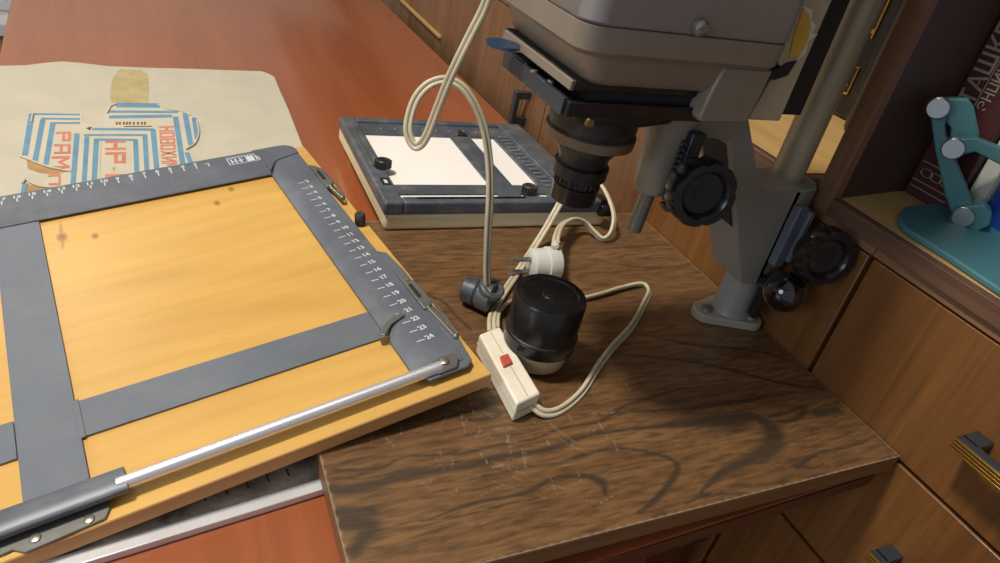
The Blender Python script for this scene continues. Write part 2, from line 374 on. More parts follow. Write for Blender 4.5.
MB().lathe([(1.1, 0), (1.5, .3), (1.5, 12), (1.5, 19), (1.3, 21), (.7, 22.5), (.7, 25)], (60.2, 44.3, ZSH), n=32).build('body', 'black_cover', b, (60.2, 44.3, ZSH), smooth=50)
MB().lathe([(.85, 0), (.85, 2)], (60.2, 44.7, ZSH+24.8), n=24).build('cap', 'black_plastic', b, (60.2, 44.3, ZSH))
for y0, y1, h, nm in ((52.8, 56, 12, 'tall black book left of the gold-lined case'), (56.3, 61, 9, 'shorter black book, second to the left of the gold-lined case')):
    book('book', nm, 62, 80, y0, y1, h, 'black_cover')
# ------------------------------------------------------------------ teal folding stand
st_o = tuple(onZ(950, 240, ZSH)); st = thing('tablet_stand', 'teal folding device stand with three silver joint discs on the shelf', 'stand', st_o)
n_ = np.array([-.8, -.6, 0]); p0_ = np.array([51.2, 26.4, -16.4])
pl = [onZ(u, v, ZSH+.5) for u, v in ((900, 212), (905, 206), (915, 204), (950, 203), (975, 205), (1030, 228), (1045, 255), (1040, 300), (1020, 303), (998, 287), (950, 255), (907, 228), (900, 220))]
MB().slab(pl, ZSH+.02, ZSH+.5).build('base_plate', 'teal_plastic', st, st_o, .15, seg=3)
def link(px, th, name='arm', off=0, m='teal_plastic'):
    pts = [onP(u, v, p0_+n_*off, n_) for u, v in px]; return MB().prism(pts, -n_*th).build(name, m, st, st_o, .12, seg=3)
link([(929, 106), (936, 99), (945, 102), (949, 112), (945, 125), (946, 135), (958, 165), (975, 208), (970, 224), (954, 222), (945, 195), (935, 150)], .9)
link([(938, 98), (968, 99), (974, 108), (980, 136), (972, 143), (960, 158), (945, 155), (943, 145), (950, 140), (951, 128), (944, 122), (935, 116)], .8, off=-.9)
link([(953, 139), (975, 138), (1010, 152), (1030, 162), (1030, 172), (1000, 165), (975, 152), (953, 158), (945, 148)], .9, off=.2)
link([(948, 223), (955, 207), (985, 205), (992, 214), (990, 226), (968, 236)], 1.6, 'hinge_block', .3)
for u, v in ((938, 108), (953, 148.5), (963, 217)):
    p = onP(u, v, p0_+n_*.45, n_); MB().lathe([(.74, -.35), (.74, .1), (.66, .18)], p, n_, 32).build('joint_disc', 'brushed_disc', st, st_o)
# ------------------------------------------------------------------ photo paper packet with torn label
PK = TZ+.38; pk_o = (-2, 75, TZ)
pk = thing('paper_packet', 'large beige photo paper packet with torn blue and red label, behind the big masking frame', 'packet', pk_o)
def zp(l, z): return [onZ(u, v, z) for u, v in l]
edge = zp([(-70, 66), (-30, 66), (0, 65.5), (25, 65), (45, 62.5), (62, 61), (80, 62.5), (110, 66), (150, 67.5), (190, 68.5), (230, 70), (262, 71), (270, 74), (275, 77)], PK)
sid = zp([(281, 92), (284, 98), (290, 112)], PK)
out = [tuple(p) for p in edge+sid]+[(12.9, 55, 0), (-24, 55, 0)]
MB().slab(out, TZ+.03, PK).build('packet', 'kraft_paper', pk, pk_o, .1)
def flat(name, polys, m, par, z, th=.03, lab=None, zz=None):
    mb = MB()
    for p in polys:
        dz = .006 if max(q[0] for q in p)-min(q[0] for q in p) > 20 and th < .03 else 0
        mb.slab(zp(p, zz or PK), z-th, z-dz)
    o = mb.build(name, m, par, pk_o, smooth=0)
    if lab: o['label'] = lab
    return o
flat('glue_stain', [[(118, 71), (122, 69), (140, 70), (148, 74), (149, 88), (148, 104), (112, 104), (110, 96), (112, 80)]], 'glue_stain', pk, PK+.02, lab='square patch of dried yellow glue')
flat('torn_patch', [[(26, 157), (34, 160), (46, 166), (70, 170), (72, 173), (60, 175), (40, 173), (28, 169)], [(24, 182), (30, 185), (50, 187), (52, 192), (22, 194)]], 'torn_brown', pk, PK+.02, lab='brown layer showing where the label is torn')
lb = flat('label', [[(31, 113), (82, 113), (82, 121), (97, 128), (101.5, 129.5), (99.5, 190), (48, 192), (46, 180), (54, 175), (70, 172), (62, 168), (46, 166), (22, 156)],
    [(105, 112), (113, 103), (158, 104), (166, 109), (182, 110), (197, 120), (199, 130), (197, 140), (186, 150), (192, 156), (196, 170), (100, 192), (102, 129.5), (105, 124)]], 'label_paper', pk, PK+.045, lab='torn printed paper label')
def strip(a, b, wd, z=None):
    a = np.array(a, float); b = np.array(b, float); return [tuple(a+[-wd/2, 0]), tuple(a+[wd/2, 0]), tuple(b+[wd/2, 0]), tuple(b+[-wd/2, 0])] if abs(b[1]-a[1]) > abs(b[0]-a[0]) else [tuple(a+[0, -wd/2]), tuple(b+[0, -wd/2]), tuple(b+[0, wd/2]), tuple(a+[0, wd/2])]
BLUE = [strip(*q) for q in [((32, 114), (25, 156), 6), ((43, 120), (35, 162), 5.5), ((53, 124), (46, 165), 5.5), ((33, 114.5), (80, 115), 1.8), ((41, 119), (80, 119.5), 1.8), ((50, 123.5), (80, 123.5), 1.8),
    ((77, 134), (73, 186), 5.5), ((87, 137), (84, 186), 5), ((96.5, 140), (94, 186), 5.5), ((92, 129.5), (154, 130), 2.4), ((84, 135.5), (147, 135.5), 2), ((94, 140), (137, 140.5), 2.2),
    ((135.5, 140), (137, 176), 5), ((145, 136), (147, 173), 5), ((153, 130), (157, 171), 5.5), ((116, 105.5), (160, 106), 4.5), ((109, 112), (178, 112.5), 2.4), ((109, 117.5), (172, 116.5), 3),
    ((175.5, 117), (183, 166), 5.5), ((185, 113.5), (191, 146), 5.5), ((194, 118), (197, 140), 4.5), ((187, 153), (191, 164), 5), ((25, 184), (23, 195), 5)]]
flat('blue_stripe', BLUE, 'label_blue', lb, PK+.06, .02, 'pale blue printed stripes')
DK = [[(86+0, 128.5), (92, 127), (90, 131)], ]
DK += [[(x, 122.5), (x+1.8, 122.3), (x+1.8, 125), (x, 125.2)] for x in (116, 119, 123, 126, 129, 133, 137, 141, 144)]
DK += [[(124, 126.6), (152, 126.3), (152, 127.2), (124, 127.5)]]
flat('small_print', DK, 'print_dark', lb, PK+.06, .02, 'row of tiny dark print')['kind'] = 'stuff'
GL = {'Р': [(0, .2, 0, 1), (.2, 1, .8, 1), (.8, 1, .42, .8), (.2, .8, .42, .6)], 'А': [(0, .2, 0, 1), (.8, 1, 0, 1), (.2, .8, .82, 1), (.2, .8, .35, .52)],
    'Н': [(0, .22, 0, 1), (.78, 1, 0, 1), (.22, .78, .4, .6)], '-': [(.1, .9, .35, .6)], 'П': [(0, .2, 0, 1), (.8, 1, 0, 1), (.2, .8, .82, 1)],
    'О': [(0, .25, 0, 1), (.75, 1, 0, 1), (.25, .75, .85, 1), (.25, .75, 0, .15)], 'В': [(0, .25, 0, 1), (.75, 1, 0, 1), (.25, .75, .87, 1), (.25, .75, 0, .13), (.25, .75, .44, .57)],
    'М': [(0, .18, 0, 1), (.82, 1, 0, 1), ((.18, 1), (.18, .75), (.5, .3), (.5, .55)), ((.5, .55), (.5, .3), (.82, .75), (.82, 1))],
    'И': [(0, .2, 0, 1), (.8, 1, 0, 1), ((.2, .3), (.2, 0), (.8, .7), (.8, 1))], 'Х': [((0, 1), (.25, 1), (1, 0), (.75, 0)), ((0, 0), (.25, 0), (1, 1), (.75, 1))]}
def glyphs(name, items):
    mb = MB()
    for ch, x0, x1, y0, y1 in items:          # printed turned a quarter: letter runs down, its top points right
        for g_ in GL[ch]:
            q = [(g_[0], g_[2]), (g_[1], g_[2]), (g_[1], g_[3]), (g_[0], g_[3])] if not isinstance(g_[0], tuple) else g_
            mb.slab([onZ(x0+b_*(x1-x0)-(y0-130)*.03, y0+a_*(y1-y0)-b_*.4, PK) for a_, b_ in q], PK+.05, PK+.075+(.004 if isinstance(g_[0], tuple) else 0))
    o_ = mb.build(name, 'label_red', lb, pk_o, smooth=0); o_['label'] = 'pale red printed letters'; o_['kind'] = 'stuff'
glyphs('red_lettering', [('Р', 56, 71, 132.5, 142), ('А', 54.5, 71, 145, 154.5), ('М', 52.5, 70.5, 157, 169), ('П', 50, 62, 175, 186)])
glyphs('red_lettering', [('Н', 105.5, 126, 141.5, 150.5), ('Р', 106, 126.5, 153, 164), ('-', 112, 118, 167.5, 171.5), ('О', 106.5, 126, 175, 186)])
glyphs('red_lettering', [(ch, 159+k*.6, 174+k*.7, 127+k*6.1, 132.2+k*6.1) for k, ch in enumerate('НОВОХИМ')])
# curled torn edges
for pts in ([(20, 156), (26, 158), (38, 163), (50, 167), (70, 171)], [(22, 183), (26, 179), (30, 182), (40, 186), (52, 187)], [(107, 113), (111, 106), (116, 104)], [(158, 104), (168, 109), (182, 111), (190, 115)], [(197, 121), (199, 132), (195, 143), (186, 149)], [(31, 122), (33, 113)]):
    q = [onZ(u, v, PK+.12) for u, v in pts]; MB().tube(catmull(q, 4), .09, 6).build('curled_edge', 'label_paper', pk, pk_o)
# ------------------------------------------------------------------ grimy plate under the masking frame
gp_o = (0, 30, TZ); gp = thing('trimmer_plate', 'grimy grey plate with a bright aluminium edge under the front of the masking frame', 'plate', gp_o)
ga, gb = onZ(326, 489, TZ+.45), onZ(60, 571, TZ+.45); d = (gb-ga)/np.linalg.norm(gb-ga); nn = np.array([-d[1], d[0], 0]); nn = nn if nn[1] > 0 else -nn
ga = ga-d*1.5
gb2 = ga+d*17.5
MB().slab([ga, gb2, gb2+nn*.8, ga+nn*.8], TZ+.02, TZ+.5).build('aluminium_edge', 'aluminium', gp, gp_o, .05)['label'] = 'scratched aluminium edge strip'
MB().slab([ga+nn*.82, gb2+nn*.82, gb2+nn*9, ga+nn*9], TZ+.02, TZ+.42).build('plate', 'grimy_grey', gp, gp_o, .03)
gr = MB()
for k in (2.6, 2.9): gr.slab([ga+nn*k+d*1, ga+nn*(k+.12)+d*1, ga+nn*(k+.9)+d*12, ga+nn*(k+.78)+d*12], TZ+.4, TZ+.44)
for k in range(9): q = ga+d*(3+k*1.1)+nn*1.6; gr.slab([q, q+d*.1, q+d*.1+nn*(.6+.4*(k % 3)), q+nn*(.6+.4*(k % 3))], TZ+.4, TZ+.44)
gr.build('grime', 'print_dark', gp, gp_o, smooth=0)['label'] = 'dark grime lines'
# ------------------------------------------------------------------ large masking frame (easel), local frame = frame top plane
def eul(a, b, c):
    ca, sa, cb, sb, cc_, sc_ = math.cos(a), math.sin(a), math.cos(b), math.sin(b), math.cos(c), math.sin(c)
    return np.array([[ca, -sa, 0], [sa, ca, 0], [0, 0, 1]]) @ np.array([[1, 0, 0], [0, cb, -sb], [0, sb, cb]]) @ np.array([[cc_, 0, sc_], [0, 1, 0], [-sc_, 0, cc_]])
EM = eul(EA, EB, EC); P2 = rw(303, 182.4)*58.1814
def le(u, v, off=0):
    r = rw(u, v); n = EM[:, 2]; p = r*((P2@n+off)/(r@n)); return EM.T@(p-P2)
mf = bpy.data.objects.new('masking_frame', None); C.objects.link(mf); mf.empty_display_size = .02
mm = Matrix([list(r) for r in EM]).to_4x4(); mm.translation = W(P2); mf.matrix_world = mm
tag(mf, 'large plywood enlarging masking frame with blue-grey steel scales and chrome rod', 'masking frame')
def eb(mb, name, m, par=mf, **k): return mb.build(name, m, par, (0, 0, 0), **k)
WT = -.62; XL = -24.2
pts = 60
eb(MB().box(XL, 2.65, -26.1, 7.5, WT-1.0, WT-.02), 'board_core', 'plywood_edge', bevel=.06)
# plywood face with its knots (vertex attribute)
def grid(name, x0, x1, y0, y1, z, st_, fn, m, par, org=None):
    nx, ny = int((x1-x0)/st_)+1, int((y1-y0)/st_)+1
    X, Y = np.meshgrid(np.linspace(x0, x1, nx), np.linspace(y0, y1, ny)); o0 = np.array(org if org is not None else (0, 0, 0))
    co = np.stack([(X-o0[0])*S, (Y-o0[1])*S, np.full_like(X, (z-o0[2])*S)], -1).reshape(-1, 3)
    i = np.arange(nx*ny).reshape(ny, nx); q = np.stack([i[:-1, :-1], i[:-1, 1:], i[1:, 1:], i[1:, :-1]], -1).reshape(-1, 4)
    me = bpy.data.meshes.new(name); me.vertices.add(len(co)); me.vertices.foreach_set('co', co.ravel())
    me.loops.add(q.size); me.loops.foreach_set('vertex_index', q.ravel().astype(np.int32)); me.polygons.add(len(q)); me.polygons.foreach_set('loop_start', np.arange(0, q.size, 4, dtype=np.int32))
    me.update(calc_edges=True); ca = me.color_attributes.new('figure', 'FLOAT_COLOR', 'POINT'); a, b = fn(X, Y)
    col = np.stack([a, b, np.zeros_like(a), np.ones_like(a)], -1).reshape(-1); ca.data.foreach_set('color', col.astype(np.float32))
    me.validate(); ob = bpy.data.objects.new(name, me); C.objects.link(ob); ob.parent = par; me.materials.append(MATS[m]); return ob
def seg(X, Y, pts_, wd, soft=.5):
    """soft mask of a polyline; wd scalar or list"""
    out = np.zeros_like(X)
    for i in range(len(pts_)-1):
        a, b = np.array(pts_[i][:2]), np.array(pts_[i+1][:2]); d = b-a; L2 = d@d+1e-9
        bx0, bx1 = min(a[0], b[0])-1.5, max(a[0], b[0])+1.5; by0, by1 = min(a[1], b[1])-1.5, max(a[1], b[1])+1.5
        sel = (X > bx0) & (X < bx1) & (Y > by0) & (Y < by1)
        if not sel.any(): continue
        x, y = X[sel], Y[sel]; t = np.clip(((x-a[0])*d[0]+(y-a[1])*d[1])/L2, 0, 1)
        w_ = wd[i]+(wd[i+1]-wd[i])*t if isinstance(wd, (list, tuple)) else wd
        ds = np.hypot(x-a[0]-t*d[0], y-a[1]-t*d[1]); out[sel] = np.maximum(out[sel], np.clip((w_*(1+soft)-ds)/(w_*soft*2+.02), 0, 1))
    return out
def knots(X, Y):
    a = np.zeros_like(X)
    for (u, v), r in (((62, 237), .30), ((95, 236), .2), ((217, 203), .2), ((231, 189), .2)):
        p = le(u, v, WT); d_ = np.hypot((X-p[0])*1., (Y-p[1])*.55); a = np.maximum(a, np.clip(1.5-d_/r, 0, .95))
    p, q = le(60, 222, WT), le(63, 249, WT); a = np.maximum(a, seg(X, Y, [p, le(62, 237, WT), q], [.05, .16, .05], .6)*.7)
    rs = np.random.RandomState(3)
    w1 = np.sin(Y*1.1+1.4*np.sin(X*.35+.3*Y)+np.sin(X*.13)*2.0); w2 = np.sin(Y*3.3+2.0*np.sin(X*.3+.2*Y))
    a = np.maximum(a, np.clip(.09+.07*w1+.04*w2, 0, .2)*np.clip((X+20)/8, 0.15, 1))
    for _ in range(260):
        x, y = rs.uniform(-19, -2), rs.uniform(-17, 3); a = np.maximum(a, seg(X, Y, [(x, y), (x+rs.uniform(.2, .8), y+rs.uniform(-.05, .05))], .025, 1)*.22)
    return a, np.zeros_like(X)
figure_board(MATS['plywood'], (146, 96, 46))
grid('board_face', XL+.05, 2.6, -26.05, 7.45, WT, .1, knots, 'plywood', mf)['label'] = 'yellow varnished plywood face with small knots'
# back arm
def extr(prof, axis, a, b):
    if axis == 'x': return MB().prism([(a, p, q) for p, q in prof], (b-a, 0, 0))
    return MB().prism([(p, a, q) for p, q in prof], (0, b-a, 0))
T_ = .14
ba = eb(extr([(7.1, 0), (7.1, -.5), (6.95, -.5), (6.95, -T_), (4.75, -T_), (3.0, -.32-T_), (3.0, -.32), (4.75, 0)], 'x', XL, -1.0), 'back_arm', 'frame_steel', bevel=.03)
ra = eb(extr([(1.42, 0), (1.42, -.5), (1.28, -.5), (1.28, -T_), (-.75, -T_), (-1.75, -.32-T_), (-1.75, -.32), (-.75, 0)], 'y', -24.7, 5.2), 'side_arm', 'frame_steel', bevel=.03)
cp = [(-1.75, 3.0), (-1.75, 5.2), (-2.2, 7.1)]+[(.2+1.25*math.sin(a), 5.9+1.25*math.cos(a)) for a in np.linspace(0, 1.6, 8)]+[(1.42, 5.2), (-.4, 4.7), (-1.0, 4.3)]
eb(MB().slab(cp, -.3, .09), 'corner_cap', 'frame_steel', bevel=.05)
eb(MB().slab([(.9, -12.0), (1.3, -11.6), (2.0, -12.2), (2.2, -14.5), (2.2, -22.5), (1.9, -24.9), (1.4, -25.3), (-1.2, -25.3), (-1.5, -24.6), (.4, -24.6)], -.26, -.06), 'side_flange', 'frame_steel', bevel=.04)
# printed scales
mk = MB()
for k in range(2, 25):
    y = -(k-2)*1.0; mk.box(-.42, .12, y-.035, y+.035, .003, .012)
    t = text_mb(str(k), .56, (.28, y-.12, 0), (.97, .12, 0), (-.25, .95, 0), .012, .016); mk.add(t.v, t.f)
eb(mk, 'scale_marks', 'print_white', ra, smooth=0)['label'] = 'white centimetre numbers two to twenty-four'
mk = MB(); p0 = le(208, 163.8); pe = le(3.2, 202.5)
for k in range(0, 18):
    x = p0[0]-k*1.0; y = p0[1]-.05
    mk.box(x-.05, x+.05, y-.45, y+.05, .003, .012)
    if k: t = text_mb(str(k+2), .62, (x, y+.13, 0), (1, 0, 0), (0, 1, 0), .012, .02, 'CENTER'); mk.add(t.v, t.f)
    else: mk.box(x-.3, x+.1, y+.1, y+.16, .003, .012)
eb(mk, 'scale_marks', 'print_white', ba, smooth=0)['label'] = 'white centimetre numbers along the back arm'
mk = MB(); lx0, lx1, ly0, ly1 = -4.55, -1.9, 5.25, 6.6
for b_ in ((lx0, lx1, ly1-.08, ly1), (lx0, lx1, ly0, ly0+.08), (lx0, lx0+.08, ly0, ly1), (lx1-.08, lx1, ly0, ly1)): mk.box(*b_, .003, .012)
mk.box(-3.0, -2.35, ly0+.15, ly1-.3, .003, .012)
for x in (-4.3, -3.95, -3.55, -2.2): mk.box(x, x+.14, ly0+.2, ly1-.35, .003, .012)
for x in (-4.3, -3.7): mk.box(x, x+.45, ly0+.5, ly0+.62, .003, .012)
for k in range(9): mk.box(lx0+.2+k*.26, lx0+.3+k*.26, ly1-.26, ly1-.12, .003, .012)
eb(mk, 'maker_plate', 'print_white', ba, smooth=0)['label'] = 'small white framed maker mark'
# masking blades
vb = eb(MB().box(-21.9, -19.05, -24.6, 4.4, -.60, -.42), 'masking_blade', 'blade_steel', bevel=.02)
hb = eb(MB().box(-19.0, -1.0, -20.2, -17.4, -.61, -.46), 'masking_blade', 'blade_steel', bevel=.02)
eb(MB().box(XL, -21.95, -20.2, -17.4, -.61, -.46), 'masking_blade', 'blade_steel', bevel=.02)
eb(MB().box(-19.2, -18.85, -20.3, -17.3, -.5, -.40), 'blade_edge', 'blade_steel', bevel=.02)
# latch hook
q = [le(u, v, .1) for u, v in ((380, 334), (386, 322), (402, 311.5), (405, 315.5), (391, 325), (385, 336))]
hk = eb(MB().slab(q, .02, .16), 'latch', 'dull_metal', bevel=.04)
eb(MB().slab([q[0], q[5], q[5]+np.array([.3, -.1, 0]), q[0]+np.array([-.1, -.3, 0])], -.42, .10), 'latch_foot', 'dull_metal', hk, bevel=.03)
eb(MB().lathe([(.14, 0), (.14, .12), (.08, .16)], (-1.45, -19.6, -.36), n=16), 'rivet', 'steel_screw')
# rod
eb(MB().cyl((-17.9, -24.75, .12), (-.2, -24.75, .12), .36, n=32), 'guide_rod', 'chrome')
eb(MB().slab([(-.55, -25.2), (-.55, -24.3), (.1, -23.95), (1.0, -24.0), (1.15, -24.6), (.7, -25.2)], -.05, .14), 'rod_bracket', 'dull_metal', bevel=.05)
eb(MB().lathe([(.3, 0), (.28, .14), (.16, .2)], (.2, -24.5, .1), n=24), 'bolt', 'steel_screw')
# sleeve and hinge plate at front left
sl = [(-23.75, -.44), (-23.7, .12), (-24.2, .34), (-25.1, .34), (-25.3, .2), (-25.3, -.1), (-25.17, -.1), (-25.17, .12), (-25.0, .22), (-24.25, .22), (-23.82, .05), (-23.88, -.44)]
eb(extr(sl, 'x', XL, -17.45), 'sleeve', 'frame_steel', bevel=.05)
q = [le(u, v, -.42) for u, v in ((-40, 545), (0, 520), (60, 497), (106, 479), (111, 488), (110, 507), (105, 518), (25, 552), (12, 549), (4, 553), (-20, 562))]
hp_ = eb(MB().slab(q, -.58, -.44), 'hinge_plate', 'dull_metal', bevel=.04)
for u, v in ((35, 538), (89, 519)):
    q = le(u, v, -.4); eb(MB().lathe([(.26, -.44), (.24, -.36), (.12, -.32)], (q[0], q[1], 0), n=20).box(q[0]-.2, q[0]+.2, q[1]-.025, q[1]+.025, -.34, -.31), 'screw', 'steel_screw', hp_)
# side clips and small knob
for y0, y1 in ((2.6, -3.9), (-15.2, -22.9)):
    c_ = MB().slab([(1.42, y0), (1.95, y0-.5), (2.25, y0-1.3), (2.3, y0-3.6), (1.9, y0-4.2), (1.42, y0-4.2)], -.2, .12)
    co = eb(c_, 'clip', 'dull_metal', bevel=.06)
    eb(MB().box(1.6, 1.85, y0-3.0, y0-1.4, .10, .15), 'clip_slot', 'black_matt', co)
    eb(MB().cyl((1.75, y0-4.0, -.02), (1.95, y1+.35, -.02), .16, n=14), 'spring_pin', 'steel_screw', co)
    eb(MB().sphere((2.0, y1+.25, -.02), .24, 16), 'pin_head', 'dull_metal', co)
    eb(MB().tube([(2.3, y0-3.4, .05), (2.32, y0-4.6, .1), (2.2, y1+.5, .05), (2.05, y1+.1, -.1)], .07, 8), 'wire', 'dull_metal', co)
    eb(MB().lathe([(.2, 0), (.18, .1)], (1.75, y0-.9, .1), n=14), 'rivet', 'steel_screw', co)
eb(MB().lathe([(.42, -.5), (.42, .32), (.37, .38)], (2.08, -7.1, 0), n=28), 'stop_knob', 'black_dusty', smooth=50)
for y_ in (6.6, -26): eb(MB().box(-24.1, -23.2, y_, y_+.8, WT-1.2, WT-1.0), 'rubber_foot', 'black_matt')
# ------------------------------------------------------------------ small printing frame (local frame)
tt, ss = math.radians(2.0), math.radians(-1.5); c, s = math.cos, math.sin
SM = np.array([[c(ss), -s(ss)*c(tt), -s(ss)*s(tt)], [s(ss), c(ss)*c(tt), c(ss)*s(tt)], [0, -s(tt), c(tt)]])
SP = onZ(384, 231, BZ); SP[2] = BZ+.03
pf = bpy.data.objects.new('contact_printer', None); C.objects.link(pf); pf.empty_display_size = .02
mm = Matrix([list(r) for r in SM]).to_4x4(); mm.translation = W(SP); pf.matrix_world = mm
tag(pf, 'small black and cream contact printing frame with white panel, behind the lens', 'printing frame')
def pb(mb, name, m, par=pf, **k): return mb.build(name, m, par, (0, 0, 0), **k)
pb(MB().box(-.05, 21.9, 0, 21.0, 0, 1.55), 'base', 'cream_plastic', bevel=.3, seg=3)
pb(MB().box(1.2, 16.8, .9, 17.4, 1.5, 2.18), 'glass_panel', 'opal_white')['label'] = 'white opal panel'
fr = MB(); fr.box(-.2, 1.55, -.1, 20.6, 1.5, 2.75); fr.box(1.5, 21.2, -.1, 1.1, 1.5, 2.75)
fr.box(18.0, 20.9, 1.5, 20.6, 1.5, 2.75); fr.box(1.5, 18.0, 19.6, 20.6, 1.5, 2.75)
pb(fr, 'frame', 'easel_plastic', bevel=.22, seg=3)
pb(MB().box(1.5, 18.1, 16.7, 19.7, 1.5, 2.45), 'scale_recess', 'easel_plastic', bevel=.05)
pb(MB().box(16.2, 18.1, 1.4, 16.8, 1.5, 2.45), 'scale_recess', 'easel_plastic', bevel=.05)
nt_ = MB()
for k in range(14): nt_.box(16.75, 17.75, 3.6+k*.98, 3.6+k*.98+.38, 2.44, 2.6)
pb(nt_, 'notch_rail', 'blade_steel', bevel=.06)
nt_ = MB()
for k in range(8): nt_.lathe([(.3, 0), (.26, .06)], (3.9+k*1.55, 18.3, 2.44), n=14)
pb(nt_, 'scale_dots', 'dull_metal')
pb(MB().box(11.0, 13.35, 1.3, 16.9, 2.3, 2.42), 'masking_bar', 'easel_plastic', bevel=.03)
pb(MB().box(1.3, 16.8, 2.35, 4.2, 2.28, 2.40), 'masking_bar', 'easel_plastic', bevel=.03)
pb(MB().slab([(11.9, 16.6), (13.1, 16.6), (12.9, 17.5), (12.6, 18.1), (12.3, 17.6)], 2.42, 2.66), 'pointer', 'black_dusty', bevel=.05)
def knurl(o_, r=.62, h=.75):
    kb = pb(MB().lathe([(r*.85, 0), (r, .08), (r, h-.08), (r*.86, h), (r*.7, h-.07), (.01, h-.07)], o_, n=30), 'knurled_knob', 'black_dusty', smooth=30)
    t = MB()
    for k in range(14):
        a = 2*math.pi*k/14; t.cyl((o_[0]+r*math.cos(a), o_[1]+r*math.sin(a), o_[2]+.06), (o_[0]+r*math.cos(a), o_[1]+r*math.sin(a), o_[2]+h-.06), .09, n=8)
    pb(t, 'grip_rib', 'black_dusty', kb)
knurl((1.35, 7.2, 2.72), .72, .8); knurl((14.2, 2.1, 2.45), .66, .9)
pb(MB().box(.35, .75, 7.6, 16.2, 2.72, 2.85), 'slot_rail', 'dull_metal', bevel=.04)
pb(MB().box(.75, 1.25, 7.6, 16.0, 2.7, 2.95), 'slot_bar', 'easel_plastic', bevel=.05)
pb(MB().box(.45, 1.25, 3.3, 4.8, 2.7, 2.79), 'window_slot', 'black_matt', bevel=.03)
pb(MB().box(.7, 1.0, 3.6, 4.3, 2.78, 2.83), 'window_mark', 'print_white')
pb(MB().box(2.8, 13.2, .5, .8, 2.73, 2.83), 'front_rail', 'black_plastic', bevel=.04)
pb(MB().cyl((20.8, -.35, 1.9), (21.9, -.35, 1.9), .62, n=24).box(20.9, 21.6, -.2, 1.2, 2.4, 2.9), 'hinge', 'black_plastic', bevel=.03)
for x_ in (1, 19.8): pb(MB().box(x_, x_+1.2, 19.5, 20.7, -1.35, 0), 'foot', 'cream_plastic', bevel=.1)
# ------------------------------------------------------------------ the enlarger
en_o = (25, 35, BZ); en = thing('photo_enlarger', 'grey metal photo enlarger on a dark-figured brown wooden baseboard with vertical column', 'enlarger', en_o)
def nb(mb, name, m, par=en, **k): return mb.build(name, m, par, en_o, **k)
X0, X1, Y0, Y1 = 6.3, 43.75, 17.9, 52.0
bb = nb(MB().box(X0, X1, Y0, Y1, BZ-1.35, BZ-.03), 'baseboard', 'board_edge', bevel=.05)
wood('board_veneer', (98, 70, 43), (132, 98, 62), 0, .42, .2, 1.1, 3.0, .6, .06, fl=.16)
figure_board(MATS['board_veneer'], (54, 46, 36))
STR = [([(327, 491), (350, 489), (381, 482), (445, 469), (502, 458), (533, 452), (586, 437), (624, 429), (662, 427), (700, 421)], [.42, .36, .32, .30, .30, .26, .16, .12, .22, .5]),
    ([(700, 421), (738, 420), (755, 417), (772, 427), (774, 440), (760, 455), (740, 465), (722, 472), (702, 493)], [.5, .65, .4, .6, .75, .6, .35, .3, .1]),
    ([(770, 416), (790, 411), (806, 408), (803, 414), (788, 420), (772, 422)], [.15, .15, .2, .2, .15, .1]), ([(818, 414), (838, 410)], [.4, .35]),
    ([(600, 415), (630, 413), (675, 409), (705, 407), (744, 400), (790, 394)], [.08, .1, .12, .2, .22, .05]),
    ([(331, 469), (377, 469), (395, 461), (415, 456), (472, 452), (510, 443), (537, 437), (563, 429), (605, 418), (643, 399), (700, 386)], .09),
    ([(420, 521), (450, 511), (491, 500), (529, 490), (556, 479), (586, 476), (601, 483), (606, 495)], [.05, .1, .13, .16, .14, .25, .3, .1]),
    ([(483, 475), (548, 465), (586, 454), (624, 449), (654, 453), (675, 463), (674, 479), (656, 498), (639, 514)], [.07, .08, .1, .13, .16, .2, .24, .18, .1]),
    ([(340, 514), (372, 511)], [.45, .3]), ([(345, 520), (368, 528), (356, 548)], [.7, .6, .4]), ([(450, 417), (468, 411), (490, 409), (500, 414), (480, 419), (462, 419)], [.12, .3, .35, .15, .2, .1]),
    ([(796, 466), (816, 455), (840, 448), (880, 437)], [.25, .13, .1, .03]), ([(798, 465), (812, 467), (824, 464)], [.2, .12, .05]), ([(684, 503), (705, 497), (744, 492)], [.05, .18, .08]),
    ([(330, 478), (380, 476), (440, 462), (480, 462)], .06), ([(360, 535), (420, 520), (470, 515), (520, 500)], .05), ([(640, 335), (700, 345), (760, 352), (800, 365)], [.05, .22, .2, .05]),
    ([(600, 352), (660, 357), (720, 368), (790, 384), (840, 392)], [.05, .14, .2, .2, .05]), ([(575, 330), (640, 335), (700, 335)], .08), ([(400, 290), (440, 300), (470, 330)], .12), ([(600, 262), (660, 268), (700, 262)], [.05, .15, .05]), ([(560, 240), (620, 245), (680, 245)], .08)]
